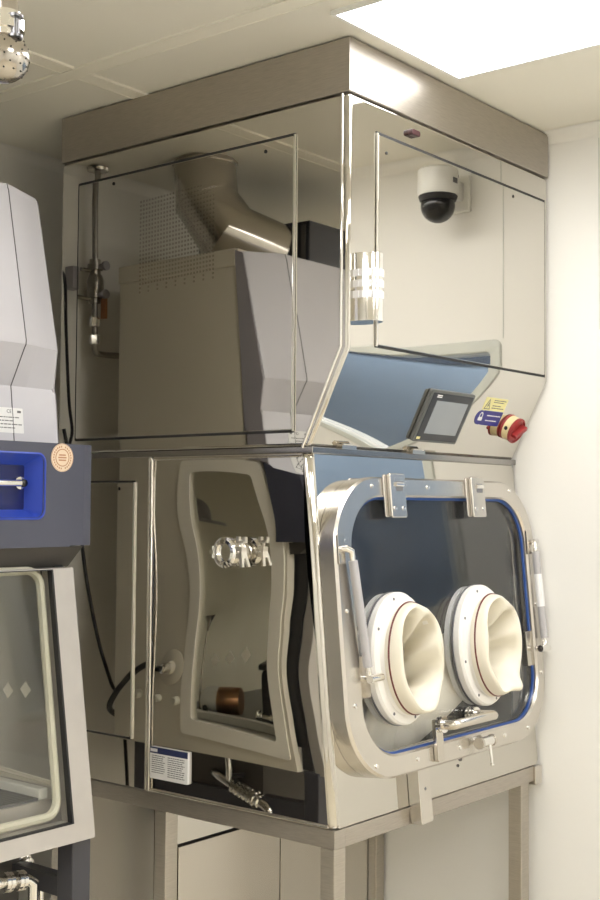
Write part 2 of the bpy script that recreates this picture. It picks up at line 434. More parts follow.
bm = B(); prism(bm, rr(.590, .608, .114, .123, .002, 3), SL, .0016, .002)
ring(bm, [(.599+.0075*math.cos(a*PI/12), .110+.009*math.sin(a*PI/12)) for a in range(24)], [(.599+.005*math.cos(a*PI/12), .110+.006*math.sin(a*PI/12)) for a in range(24)], SL, .0016, .0019)
iso.add('padlock_symbol', bm, 'inkwhite', parent=sk)
iso.add('sticker_lettering', lines(B(), .626, .688, (.107, .120), .0026, .0012, .01), 'inkwhite', parent=sk)
# rotary isolator switch
SO = SL(.742, .130, 0)
sw = iso.add('rotary_switch', lathe(B(), [(.0001, 0), (.032, .0005), (.033, .004), (.0315, .007), (.0001, .0075)], SO, SN, 36), 'red', smooth=35, label='cream and red rotary isolator switch')
iso.add('switch_barrel', lathe(B(), [(.0315, .007), (.0315, .024), (.0325, .026), (.0001, .027)], SO, SN, 36), 'cream', smooth=35, parent=sw)
iso.add('switch_collar', lathe(B(), [(.0325, .026), (.033, .028), (.033, .032), (.029, .034), (.027, .030), (.0001, .030)], SO, SN, 36), 'red', smooth=35, parent=sw)
bm = B()
du = (Vector((1, 0, 0))*.8-SD*.6).normalized(); dv = SN.cross(du)
prism(bm, [(-.022, -.005), (-.022, .005), (.022, .007), (.026, 0), (.022, -.007)], lambda p, q, t: SO+du*p+dv*q+SN*t, .030, .045)
iso.add('switch_knob', bm, 'red', parent=sw, bevel=.002)
iso.add('padlock_hole', lathe(B(), [(.0001, 0), (.005, .0003), (.0001, .001)], SO+Vector((-.0312, 0, 0))+SN*.016, (-1, 0, 0), 12), 'black', parent=sw)
# sill trim between housing and chamber
bm = B(); box(bm, .001, W-.001, .090, D-.002, 1.6565, 1.6705); iso.add('seam_trim', bm, 'seam', bevel=.002)
for x in (.112, .377):
    bm = B(); box(bm, x-.02, x+.03, .082, .100, 1.668, 1.677); tube(bm, [(x-.012, .088, 1.677), (x+.022, .088, 1.677)], .004, 8)
    iso.add('panel_clip', bm, 'satin')

# lower glove chamber: rounded near corner, sloped face with an opening, hollow inside
R_ = .016
def front_y(z): return .0271+(z-.9042)*(.0995-.0271)/(1.6636-.9042)
Zt, Zb = 1.6585, .9042
bm = B(); Ls = []
for z, k in ((Zb, .55), (Zb+.004, .85), (Zb+.012, 1), (Zt-.012, 1), (Zt-.004, .85), (Zt, .55)):
    y0 = front_y(z); i = (1-k)*.014; L = []
    for a in range(9):
        an = PI+a*PI/16
        L.append((R_+(R_-i)*math.cos(an), y0+R_+(R_-i)*math.sin(an), z))
    Ls.append(L)
loops(bm, Ls, False, False, closed=False)
iso.add('chamber_corner', bm, 'mirror', smooth=80)
hole = rr(.080, .802, .127, .665, .10, 10)
bm = B(); holed(bm, [(R_, 0), (W-.012, 0), (W, .012), (W, LV-.017), (W-.012, LV-.005), (R_, LV-.005)], [hole], FR, 0, -.006)
iso.add('chamber_front', bm, 'mirror', bevel=.002)
bm = B(); box(bm, W-.008, W, .10, D, Zb, Zt); box(bm, .006, W-.008, D-.012, D, Zb, Zt); box(bm, .006, W-.008, .06, D-.012, Zb, Zb+.008)
prism(bm, [(.11, Zt-.008), (D-.012, Zt-.008), (D-.012, Zt), (.11, Zt)], YZ, .006, W-.008)
iso.add('chamber_shell', bm, 'inox')
bm = B()
for x in (.045, .80): tube(bm, [(x, D-.045, Zb+.01), (x, D-.045, Zt-.01)], .012, 10)
for z in (1.20, 1.48): tube(bm, [(.05, D-.03, z), (.80, D-.03, z)], .006, 8)
box(bm, .08, .76, .30, .80, Zb+.03, Zb+.042)
for x in (.1, .74):
    for y in (.32, .78): tube(bm, [(x, y, Zb+.008), (x, y, Zb+.03)], .008, 8)
iso.add('interior_rack', bm, 'inox')
bm = B(); lathe(bm, [(.0001, .002), (.12, .002), (.12, .03), (.095, .035), (.085, .02), (.0001, .02)], (.52, D-.012, 1.36), (0, -1, 0), 40)
iso.add('transfer_port', bm, 'inox', smooth=40)
# big wavy polished door on the left
bm = B(); NY, NZ = 28, 60; vs = []
yb = .548
for j in range(NZ+1):
    v = j/NZ; z = Zb+.006+v*(Zt-.012-Zb); row = []
    yf = front_y(z)+R_
    for i in range(NY+1):
        u = i/NY; y = yb+(yf-yb)*u
        # shallow sheet-metal waves (a few millimetres over the whole door)
        e = min(1, u/.05)*min(1, (1-u)/.03); ez = min(1, v/.04)*min(1, (1-v)/.04)
        w = WAVE(u, v)
        row.append(bm.verts.new((-w*ez if v < .04 or v > .96 else -w, y, z)))
    vs.append(row)
for j in range(NZ):
    for i in range(NY): bm.faces.new((vs[j][i], vs[j][i+1], vs[j+1][i+1], vs[j+1][i]))
door = iso.add('polished_side_door', bm, 'mirror_wavy', smooth=80, label='large wavy mirror-polished side door')
bm = B(); box(bm, .012, .016, .10, yb, Zb+.006, Zt-.006); iso.add('door_back', bm, 'inox', parent=door)
bm = B()
tube(bm, [(-.0045, yb+.002, Zb+.002), (-.0045, yb+.002, Zt-.012), (-.0045, yb+.008, Zt-.004)], .0036, 8)
iso.add('rolled_edge', bm, 'satin', smooth=60)
bm = B(); tube(bm, [(-.0015, yb+.013, Zb+.002), (-.0015, yb+.013, Zt-.006)], .0034, 8); iso.add('rolled_edge', bm, 'satin', smooth=60)
bm = B(); tube(bm, [(.002, yb, Zt-.005), (.002, front_y(Zt)+R_, Zt-.005)], .0055, 8); iso.add('rolled_edge', bm, 'satin', smooth=60)
bm = B(); tube(bm, [(.002, yb, Zb+.004), (.002, front_y(Zb)+R_, Zb+.004)], .0055, 8); iso.add('rolled_edge', bm, 'satin', smooth=60)
# rear strip with a small flush hatch
bm = B(); box(bm, 0, .008, yb+.010, D, Zb, Zt); iso.add('rear_side_panel', bm, 'mirror', bevel=.002)
bm = B(); ring(bm, rr(.608, .848, 1.012, 1.604, .003, 2), rr(.6125, .844, 1.0165, 1.5995, .003, 2), YZ, .001, -.001); iso.add('panel_gap', bm, 'dark_groove')
bm = B(); prism(bm, rr(.613, .8435, 1.017, 1.599, .003, 2), YZ, .001, -.003); ht = iso.add('rear_hatch', bm, 'mirror', bevel=.0012)
bm = B(); box(bm, -.0042, .001, .6075, .6110, 1.014, 1.6); iso.add('panel_edge_bead', bm, 'bright')
bm = B(); lathe(bm, [(.0001, 0), (.004, .0003), (.0001, .001)], (-.003, .66, 1.585), (-1, 0, 0), 10); iso.add('panel_screw', bm, 'black', parent=ht)
# clamped port stub on the polished door
PO = Vector((0, .290, 1.449)); PX = (-1, 0, 0)
pt = iso.add('clamp_port', lathe(B(), [(.0001, -.004), (.030, -.004), (.030, .006), (.0225, .010), (.0225, .030), (.0285, .034), (.0285, .046), (.021, .048), (.019, .040), (.0001, .040)], PO, PX, 32), 'chrome', smooth=35, label='chrome clamped port stub')
bm = B(); lathe(bm, [(.0275, .028), (.033, .030), (.033, .044), (.0275, .047), (.0275, .028)], PO, PX, 32)
iso.add('clamp_ring', bm, 'chrome', parent=pt, smooth=35)
bm = B(); cy = PO.y-.037
box(bm, -.044, -.030, cy-.012, cy+.004, 1.438, 1.447); box(bm, -.044, -.030, cy-.012, cy+.004, 1.453, 1.462)
tube(bm, [(-.037, cy-.006, 1.476), (-.037, cy-.006, 1.430)], .0035, 8)
prism(bm, [(-.006, .012), (.006, .012), (.014, -.026), (.006, -.026), (.003, -.008), (-.003, -.008), (-.006, -.026), (-.014, -.026)], lambda p, q, t: (-.037+p, cy-.010+t+q*.25, 1.446+q), -.003, .003)
box(bm, -.043, -.031, cy-.016, cy+.004, 1.470, 1.4745); 
for k in (-1, 1): box(bm, -.041, -.033, cy-.006+k*.009-.0035, cy-.006+k*.009+.0035, 1.470, 1.483)
iso.add('wing_nut', bm, 'bright', parent=pt)
bm = B(); tube(bm, [(-.037, PO.y+.035, 1.462), (-.037, PO.y+.035, 1.436)], .0055, 8); box(bm, -.043, -.031, PO.y+.028, PO.y+.044, 1.445, 1.4535)
iso.add('clamp_hinge', bm, 'chrome', parent=pt)
# rating plate
rp = iso.add('rating_plate', prism(B(), rr(.4265, .5435, .937, 1.007, .002, 2), YZ, .001, -.0062), 'label', label='white rating plate with navy header')
bm = B(); box(bm, -.0066, -.006, .4265, .5435, .993, 1.007); iso.add('plate_header', bm, 'inkblue', parent=rp)
bm = B()
for c0, c1, n in ((.538, .497, 9), (.488, .436, 10)):
    for k in range(n):
        z = .987-k*.0046; y = c0
        while y > c1+(.004*(k % 3)):
            w = random.uniform(.003, .009); box(bm, -.0065, -.006, max(y-w, c1), y, z, z+.0018); y -= w+.0015
iso.add('plate_lettering', bm, 'ink', parent=rp)
bm = B(); box(bm, -.007, -.006, .520, .5415, .9965, 1.0035); iso.add('plate_logo', bm, 'inkwhite', parent=rp)

# glove window: thick rounded frame, blue gasket, glass, two ports
Fo = rr(.012, .843, .078, .707, .155, 16); Fi = rr(.072, .804, .125, .664, .115, 16)
bm = B(); ring(bm, Fo, Fi, FR, .0005, .042, .10)
wf = iso.add('window_frame', bm, 'frame', smooth=30, label='thick rounded steel window frame')
Gi = rr(.0760, .8000, .1290, .6590, .111, 16)
bm = B(); ring(bm, Fi, Gi, FR, .0268, .031); iso.add('blue_gasket', bm, 'bluegasket', parent=wf)
PC = [(.215, .320), (.556, .320)]
circ = lambda c, r, n=48: [(c[0]+(r-OV)*math.cos(2*PI*k/n), c[1]+r*math.sin(2*PI*k/n)) for k in range(n)]
OV = .028                      # the ports are upright ovals
def oval(bm, prof, o, n=72):
    Ls = [[o+VN*h+Vector((1, 0, 0))*(r-OV)*math.cos(2*PI*j/n)+VU*r*math.sin(2*PI*j/n) for j in range(n)] for r, h in prof]
    loops(bm, Ls, False, False); return bm
bm = B(); holed(bm, Fi, [circ(c, .126) for c in PC], FR, .0265, .0185)
iso.add('window_pane', bm, 'glass', parent=wf)
for x, v in ((.155, .686), (.37, .687), (.74, .684), (.040, .575), (.038, .43), (.042, .24), (.10, .112), (.25, .1035), (.42, .1035), (.62, .1035), (.735, .106), (.825, .23), (.825, .40)):
    iso.add('frame_bolt', lathe(B(), [(.0001, 0), (.0050, 0), (.0045, .0025), (.0001, .0035)], FR(x, v, .042), VN, 12), 'chrome', parent=wf, smooth=40)
for c in PC:
    o = FR(c[0], c[1], .0265)
    gp = iso.add('glove_port', oval(B(), [(.122, .002), (.139, .002), (.140, .006), (.140, .018), (.136, .024), (.119, .026), (.117, .030), (.1145, .050), (.111, .053), (.104, .053), (.104, -.03), (.122, -.03), (.122, .002)], o), 'port', smooth=32, label='white glove port flange')
    iso.add('flange_gasket', oval(B(), [(.124, 0), (.1415, 0), (.1415, .0035), (.124, .0035)], o), 'ink', parent=gp)
    iso.add('inner_flange', oval(B(), [(.122, -.009), (.138, -.010), (.138, -.022), (.122, -.028)], o), 'port', parent=gp, smooth=32)
    iso.add('o_ring', oval(B(), [(.1168+.0024*math.cos(k*PI/5), .047+.0024*math.sin(k*PI/5)) for k in range(11)], o), 'oring', parent=gp, smooth=True)
    for k in range(8):
        a = 2*PI*(k+.3)/8; p = FR(c[0]+(.129-OV)*math.cos(a), c[1]+.129*math.sin(a), .0265+.0245)
        iso.add('flange_screw', lathe(B(), [(.0001, -.002), (.0035, -.001), (.0035, .0006), (.0001, .001)], p, VN, 10), 'ink', parent=gp)
    # glove cuff rolled over the ring, then a limp sleeve folded down into the chamber
    first = c is PC[0]
    bm = B(); N = 96; Ls = []
    prof = [(.1165, .036, 0), (.1175, .042, 0), (.1165, .050, .0), (.1155, .060, .03), (.1130, .068, .05), (.109, .073, .10), (.105, .070, .2), (.102, .060, .4),
            (.099, .042, .75), (.095, .018, 1), (.089, -.010, 1.1), (.092, -.035, 1.0), (.093, -.07, .9), (.091, -.12, .8), (.086, -.18, .7), (.075, -.25, .5), (.06, -.31, .3), (.03, -.335, .1)]
    def bump(a, c0, wd): return math.exp(-((((a-c0+PI) % (2*PI))-PI)/wd)**2)
    for r, h, f in prof:
        L = []; deep = max(0, .06-h)
        for k in range(N):
            a = 2*PI*k/N
            tw = a+deep*(2.5 if first else -1.5)
            g = -.26*bump(tw, 3.35 if first else 3.0, .38)+.06*bump(tw, 2.4, .3)-.62*bump(tw, 1.35 if first else 1.2, .24)-.36*bump(tw, 5.15 if first else 5.35, .60)-.34*bump(tw, .25, .28)+.08*bump(tw, .8, .2)
            rad = r*(1+f*g)
            lip = (.007 if first else .015)*bump(a, 5.05 if first else 5.25, .30 if first else .16)*(1 if .045 < h else 0)*min(1, max(0, (h-.045)/.02))
            hh = h+lip*.8+(.006*math.sin(2*a+.5)+.004*math.sin(5*a))*min(1, f*4)*(1 if h > .05 else 0)
            q = FR(c[0]+(rad-OV*max(0, 1-deep*3))*math.cos(a)+lip*math.cos(a), c[1]+rad*math.sin(a)+lip*math.sin(a), .0265+hh)
            if h < .045:                     # limp sleeve: sags and trails sideways just behind the pane
                d = .045-h; e = max(0, d-.06)
                q += Vector((.10*d+.1*e if first else -.15*d-.75*e, 0, -.30*d-(.9*e if first else .45*e)))-VN*(-(.5*e))
            q.z = max(q.z, .955+.02*math.sin(a)); L.append(q)
        Ls.append(L)
    loops(bm, Ls, False, True); iso.add('glove_sleeve', bm, 'glove', parent=gp, smooth=80, label='ivory rubber glove sleeve')
# hinges at the window top
for x in (.226, .562):
    bm = B(); prism(bm, rr(x-.034, x+.034, .620, .712, .004, 2), FR, .0425, .047)
    hg = iso.add('window_hinge', bm, 'frame', bevel=.0015)
    bm = B(); prism(bm, rr(x-.024, x+.034, .618, .714, .004, 2), FR, .047, .057)
    iso.add('hinge_arm', bm, 'frame', parent=hg, bevel=.003)
    bm = B(); prism(bm, rr(x-.004, x+.022, .676, .697, .002, 2), FR, .057, .0576); iso.add('hinge_slot', bm, 'ink', parent=hg)
    bm = B(); tube(bm, [FR(x-.006, .690, .056), FR(x+.024, .690, .056)], .0055, 10); iso.add('hinge_pin', bm, 'chrome', parent=hg, smooth=50)
    for k in (-.012, .020): iso.add('hinge_screw', lathe(B(), [(.005, 0), (.0045, .002), (.0001, .003)], FR(x+k, .638, .057), VN, 12), 'chrome', parent=hg, smooth=50)
# gas struts
for x0, x1, s in ((.046, .076, 1), (.818, .828, -1)):
    top, bot = FR(x0, .551, .057), FR(x1, .297, .057)
    bm = B(); tube(bm, [top+(bot-top)*.08, bot+(top-bot)*.07], .0095, 14); g = iso.add('gas_strut', bm, 'strut', smooth=50, label='grey gas strut')
    bm = B(); tube(bm, [top+(bot-top)*.08, top, FR(x0-.014*s, .556, .055), FR(x0-.016*s, .556, .043)], .006, 10); iso.add('strut_elbow', bm, 'chrome', parent=g, smooth=50)
    bm = B(); prism(bm, rr(x0-.030, x0-.008, .525, .585, .002, 2) if s > 0 else rr(x0-.018, x0+.003, .525, .585, .002, 2), FR, .042, .047); iso.add('strut_bracket', bm, 'satin', parent=g, bevel=.001)
    bm = B(); tube(bm, [bot+(top-bot)*.07, bot, FR(x1+.024*s, .290, .062)], .006, 10); tube(bm, [FR(x1+.012*s, .290, .06), FR(x1+.012*s, .290, .030)], .006, 10); tube(bm, [FR(x1-.006*s, .290, .062), FR(x1+.036*s, .291, .062)], .0085, 12)
    iso.add('strut_pivot', bm, 'chrome', parent=g, smooth=50)
    xa, xb = sorted((x1-.004*s, x1+.034*s)) if s > 0 else (x1-.052, x1-.020)
    bm = B(); prism(bm, rr(xa, xb, .250, .335, .002, 2), FR, .0268, .034); iso.add('strut_plate', bm, 'satin', parent=g, bevel=.001)
    bm = B(); m0 = top+(bot-top)*.30; m1 = top+(bot-top)*.62
    if s < 0: tube(bm, [m0, m1], .0098, 14); iso.add('strut_label', bm, 'label', parent=g)
# handle
bm = B(); tube(bm, [FR(.326, .166, .055), FR(.326, .166, .086), FR(.342, .168, .098), FR(.41, .170, .106), FR(.462, .169, .103), FR(.484, .168, .092), FR(.487, .168, .030)], .0105, 14, smoothpath=5)
hd = iso.add('pull_handle', bm, 'satin', smooth=50, label='bent tube pull handle')
bm = B(); prism(bm, rr(.312, .338, .088, .178, .004, 3), FR, .0425, .054); iso.add('handle_plate', bm, 'satin', parent=hd, bevel=.0015)
for x, t in ((.326, .054), (.326, .062), (.487, .030), (.487, .040), (.487, .047)): iso.add('handle_washer', lathe(B(), [(.0105, 0), (.018, 0), (.018, .005), (.0105, .005)], FR(x, .167, t), VN, 20), 'chrome', parent=hd, smooth=40)
# quarter-turn cock under the handle
bm = B(); tube(bm, [FR(.474, .106, .062), FR(.524, .106, .062)], .0115, 16); tube(bm, [FR(.498, .106, .0425), FR(.498, .106, .060)], .009, 12)
ck = iso.add('drain_cock', bm, 'chrome', smooth=40)
bm = B(); tube(bm, [FR(.505, .100, .068), FR(.503, .054, .072)], [.0045, .003], 10); lathe(bm, [(.0001, -.004), (.005, -.001), (.005, .003), (.0001, .006)], FR(.503, .054, .072), VU, 12)
iso.add('cock_lever', bm, 'chrome', parent=ck, smooth=40)
for a, b in ((.467, .475), (.523, .529)): iso.add('cock_collar', tube(B(), [FR(a, .106, .062), FR(b, .106, .062)], .0135, 16), 'satin', parent=ck, smooth=40)
for x, v, r in ((.483, .068, .006), (.471, .054, .0035)): iso.add('front_screw', lathe(B(), [(r*.4, .001), (r, .001), (r, .0), (.0001, -.0005)], FR(x, v, .0008), VN, 14), 'dark_steel')
# latch bracket across the rail
bm = B(); prism(bm, [(.265, -.037), (.311, -.037), (.311, .080), (.265, .080)], FR, .0006, .030)
lb = iso.add('latch_bracket', bm, 'frame', bevel=.0015)
bm = B(); lathe(bm, [(.0001, 0), (.004, 0), (.0001, .003)], FR(.288, .035, .030), VN, 12); iso.add('bracket_screw', bm, 'dark_steel', parent=lb)
# base frame
bm = B(); box(bm, -.001, .036, .0255, D, .866, .903); box(bm, .036, W-.03, .0255, .062, .866, .903); box(bm, W-.036, W, .062, D, .866, .903); box(bm, .036, W-.036, D-.036, D, .866, .903)
iso.add('base_rail', bm, 'brushed_h', bevel=.0015, label='brushed steel base rail')
bm = B(); box(bm, W-.032, W+.001, .018, .052, .858, .903); iso.add('rail_end_block', bm, 'frame', bevel=.0015)
for x, y in ((0, .027), (.762, .030), (.0, .497), (.806, .497)):
    bm = B(); box(bm, x, x+(.040 if x == .762 else .038), y, y+.036, 0, .866); iso.add('leg', bm, 'brushed', bevel=.002)
# pedestal under the rear half
bm = B(); box(bm, .001, .030, .535, D-.002, .05, .866); iso.add('pedestal_side', bm, 'satin', label='polished pedestal side')
bm = B(); box(bm, .040, .765, .505, .52, .785, .866); iso.add('pedestal_fascia', bm, 'mirror')
bm = B(); box(bm, .040, .844, .512, .525, .05, .866); iso.add('pedestal_back', bm, 'dark_groove')
bm = B(); box(bm, .044, .400, .500, .512, .06, .779); d1 = iso.add('pedestal_door', bm, 'satin', bevel=.001)
bm = B(); box(bm, .404, .770, .500, .512, .06, .779); d2 = iso.add('pedestal_door', bm, 'satin', bevel=.001)
bm = B(); lathe(bm, [(.0001, 0), (.006, 0), (.005, .003), (.0001, .004)], (.425, .5, .755), (0, -1, 0), 12); iso.add('door_lock', bm, 'dark_steel', parent=d2)
bm = B(); box(bm, .774, .806, .50, .515, .05, .866); iso.add('pedestal_post', bm, 'brushed')

# ------------------------------------------------------------------ safety cabinet (its right side is seen in the polished steel)
CX0, CX1 = -1.35, -.33
cab = Thing('biosafety_cabinet', 'grey and beige safety cabinet with navy front band and slanted glass sash', 'cabinet', (-.84, .65, 0))
side = [(1.02, .92), (1.02, 2.195), (.59, 2.195), (.535, 1.70), (.512, 1.65), (.388, .92)]
def inset_poly(pts, r, n=5):
    out = []
    for i in range(len(pts)):
        p0, p1, p2 = Vector(pts[i-1]), Vector(pts[i]), Vector(pts[(i+1) % len(pts)])
        a, b = p1+(p0-p1).normalized()*r, p1+(p2-p1).normalized()*r
        for k in range(n+1):
            t = k/n; out.append(tuple((1-t)**2*a+2*t*(1-t)*p1+t*t*b))
    return out
win = inset_poly([(.748, 1.635), (.738, 1.000), (.447, .988), (.553, 1.635)], .012)
wout = inset_poly([(.785, 1.665), (.775, .962), (.405, .948), (.518, 1.665)], .012)
for xa, xb, nm in ((CX1-.02, CX1, 'side_panel'), (CX0, CX0+.02, 'side_panel')):
    bm = B(); holed(bm, side, [win], YZ, xa, xb); cab.add(nm, bm, 'beige')
    bm = B(); prism(bm, win, YZ, xa+.006, xa+.012); cab.add('side_window', bm, 'sideglass')
bm = B(); ring(bm, wout, win, YZ, CX1-.001, CX1+.003); cab.add('side_window_frame', bm, 'winpale', label='pale window surround')
bm = B(); box(bm, CX0+.02, CX1-.02, .600, 1.015, 1.685, 2.19); cab.add('upper_housing', bm, 'beige')
bm = B(); box(bm, CX0, CX1+.004, .595, 1.025, 2.150, 2.197); cab.add('top_cover', bm, 'beige', bevel=.004)
bm = B(); box(bm, CX0+.02, CX1-.02, 1.0, 1.018, .92, 1.685); cab.add('back_panel', bm, 'beige')
bm = B(); box(bm, CX0+.02, CX1-.02, .392, 1.0, .92, .985); cab.add('base_tray', bm, 'sashmetal')
bm = B(); box(bm, CX0+.03, CX1-.11, .40, .98, .985, .990); ws = cab.add('work_surface', bm, 'perf', label='dark perforated work surface')
bm = B()
for i in range(40):
    for j in range(16):
        x = -.452-i*.011; y = .405+j*.011; box(bm, x, x+.006, y, y+.006, .9898, .9903)
cab.add('perforation', bm, 'black', parent=ws)
bm = B(); box(bm, CX1-.108, CX1-.086, .40, .95, .985, 1.006); cab.add('white_rail', bm, 'whiteplastic', bevel=.003)
# hood: boxy grey cover with a chamfered right end and an undercut
def hood_section(x, dy, dz=0, sh=0):
    return [(x, .592, 2.19), (x, .527+dy, 2.19-dz), (x, .522+dy, 2.175-dz), (x, .4585+dy*.9, 1.870), (x, .459+dy*.85, 1.862), (x, .463+dy*.8, 1.856), (x, .504+dy*.1, 1.782), (x, .5025, 1.772), (x, .490, 1.668), (x, .56, 1.668)]
bm = B(); loops(bm, [hood_section(CX0, 0), hood_section(-.441, 0), hood_section(-.436, .001), hood_section(-.405, .012, .001), hood_section(-.400, .015, .001), hood_section(-.340, .037, .004), hood_section(CX1, .044, .008)])
hd = cab.add('hood', bm, ['hood'], smooth=18, label='light grey plastic hood')
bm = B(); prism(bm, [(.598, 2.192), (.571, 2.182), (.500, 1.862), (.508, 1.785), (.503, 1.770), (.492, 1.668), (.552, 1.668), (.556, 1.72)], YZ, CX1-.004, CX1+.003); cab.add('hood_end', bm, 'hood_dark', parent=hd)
bm = B(); tube(bm, [(-.441, .5275, 2.1915), (-.441, .5215, 2.175), (-.441, .4580, 1.870), (-.441, .4585, 1.861), (-.441, .4625, 1.8555), (-.441, .5035, 1.782), (-.441, .5020, 1.772), (-.441, .4895, 1.668)], .0011, 6); cab.add('panel_seam', bm, 'ink', parent=hd)
# hood label
def HL(p, q, t): return (p, .490+(q-1.668)*.0125/.104-t, q)
lb = cab.add('hood_label', prism(B(), rr(-.548, -.416, 1.688, 1.738, .002, 2), HL, -.0005, .001), 'label', label='white certification label')
bm = B()
for k, z in enumerate((1.718, 1.711, 1.704, 1.697)):
    x = -.543
    while x < -.428-(k % 2)*.012:
        w = random.uniform(.003, .010); prism(bm, [(x, z), (x+w, z), (x+w, z+.002), (x, z+.002)], HL, .001, .0013); x += w+.002
for k in range(5): prism(bm, [(-.535+k*.012, 1.728), (-.529+k*.012, 1.728), (-.529+k*.012, 1.733), (-.535+k*.012, 1.733)], HL, .001, .0013)
prism(bm, [(-.430, 1.7285), (-.421, 1.7285), (-.421, 1.733), (-.430, 1.733)], HL, .001, .0013)
cab.add('label_lettering', bm, 'ink', parent=lb)
text('conformity_mark', 'CE', .010, lambda a, b, c: HL(-.456+a, 1.7275+b, .0012+c), 'ink', lb)
# navy band with the blue grip recess
bx0, bx1 = CX0-.01, -.385
Ro = rr(bx0+.001, bx1, 1.466, 1.666, .0005, 8); Rr = rr(-.86, -.452, 1.523, 1.642, .016, 8)
bm = B(); holed(bm, [(bx0, 1.466), (bx1, 1.466), (bx1, 1.666), (bx0, 1.666)], [Rr], XZ, .385, .395)
prism(bm, [(bx1, .385), (-.350, .3865), (-.328, .391), (-.320, .400), (-.320, .50), (bx1, .50)], XY, 1.468, 1.666)
prism(bm, [(.390, 1.666), (.50, 1.667), (.50, 1.662), (.390, 1.662)], YZ, bx0, bx1)
prism(bm, [(.390, 1.470), (.50, 1.470), (.50, 1.466), (.390, 1.466)], YZ, bx0, bx1)
bd = cab.add('front_band', bm, 'band', label='dark navy grey front band')
bm = B(); ring(bm, rr(-.864, -.447, 1.5185, 1.6465, .019, 8), rr(-.82, -.492, 1.542, 1.614, .004, 8), lambda p, q, t: (p, t, q), .392, .3835)
bm.free()
bm = B(); o8 = rr(-.864, -.447, 1.5185, 1.6465, .019, 8); i8 = rr(-.822, -.468, 1.538, 1.622, .004, 8)
loops(bm, [[(p, .384, q) for p, q in o8], [(p, .3825, q) for p, q in rr(-.861, -.450, 1.5215, 1.6435, .017, 8)], [(p, .425, q) for p, q in i8]], False, False)
rc = cab.add('grip_recess', bm, 'blue', parent=bd, smooth=30, label='royal blue grip recess')
bm = B(); prism(bm, rr(-.835, -.460, 1.530, 1.630, .004, 4), XZ, .424, .432); cab.add('recess_window', bm, 'blue_dark', parent=bd)
bm = B(); tube(bm, [(-.78, .405, 1.585), (-.492, .405, 1.588)], .007, 12); lathe(bm, [(.0001, 0), (.013, .001), (.012, .010), (.0001, .013)], (-.484, .424, 1.588), (0, -1, 0), 16)
cab.add('grip_bar', bm, 'chrome', parent=bd, smooth=40)
bm = B(); lathe(bm, [(.0001, 0), (.008, .001), (.007, .006), (.0001, .008)], (-.480, .412, 1.588), (0, -1, 0), 16); cab.add('grip_knob', bm, 'blackgloss', parent=bd, smooth=40)
eo = Vector((-.408, .385, 1.6385))
em = cab.add('round_sticker', lathe(B(), [(.0001, .0012), (.0275, .0012), (.0275, 0)], eo, (0, -1, 0), 40), 'emblem', parent=bd, label='round cream sticker with brown rings')
bm = B()
for r0, r1 in ((.0262, .0268), (.0155, .0172)):
    lathe(bm, [(r0, .0012), (r0, .0016), (r1, .0016), (r1, .0012)], eo, (0, -1, 0), 40)
for k in range(26):                                # ring of small marks
    if k in (6, 20): continue
    a = 2*PI*k/26; c = eo+Vector((.0213*math.cos(a), -.0014, .0213*math.sin(a))); box(bm, c.x-.0013, c.x+.0013, c.y, c.y+.0006, c.z-.0017, c.z+.0017)
for k, w in enumerate((.008, .010, .009)): 
    z = eo.z+.005-k*.005; box(bm, eo.x-w, eo.x+w, eo.y-.0016, eo.y-.001, z-.0013, z+.0013)
cab.add('sticker_print', bm, 'emblem2', parent=bd)
bm = B(); prism(bm, [(.395, 1.466), (.52, 1.466), (.52, 1.422), (.440, 1.422)], YZ, bx0, -.385); prism(bm, [(.40, 1.466), (.52, 1.466), (.52, 1.424), (.445, 1.424)], YZ, -.385, -.338)
cab.add('band_underside', bm, 'underside')
# slanted sash
def ys(z): return .326+.158*(z-.92)
def SA(p, q, t): return (p, ys(q)+t, q)
bm = B()
so = [(CX0+.01, .913), (-.361, .913), (-.357, 1.424), (CX0+.01, 1.424)]; si = [(CX0+.07, .949), (-.413, .949), (-.411, 1.420), (CX0+.07, 1.420)]
ring(bm, so, si, SA, .033, 0); sf = cab.add('sash_frame', bm, 'sashmetal', bevel=.0015, label='pale metal sash frame')
bm = B(); ring(bm, [(-1.283, .9475), (-.411, .9475), (-.409, 1.422), (-1.283, 1.422)], [(-1.281, .9495), (-.4155, .9495), (-.4135, 1.420), (-1.281, 1.420)], SA, .012, -.001); cab.add('sash_gap', bm, 'black', parent=sf)
bm = B(); prism(bm, [(CX0+.07, .949), (-.413, .949), (-.411, 1.420), (CX0+.07, 1.420)], SA, .008, .014); cab.add('sash_glass', bm, 'sideglass', parent=sf)
bm = B(); gl = rr(-1.26, -.428, .963, 1.42, .030, 8)
tube(bm, [SA(p+(.010*(q-.97)), q, .024) for p, q in gl[9:]+gl[:9]+gl[9:10]], .0085, 8, cap=False); cab.add('aperture_gasket', bm, 'gasket', smooth=True)
bm = B(); prism(bm, [(.520, 1.66), (.410, .925), (.359, .925), (.478, 1.66)], YZ, CX1-.046, CX1-.026); cab.add('sash_seal', bm, 'black')
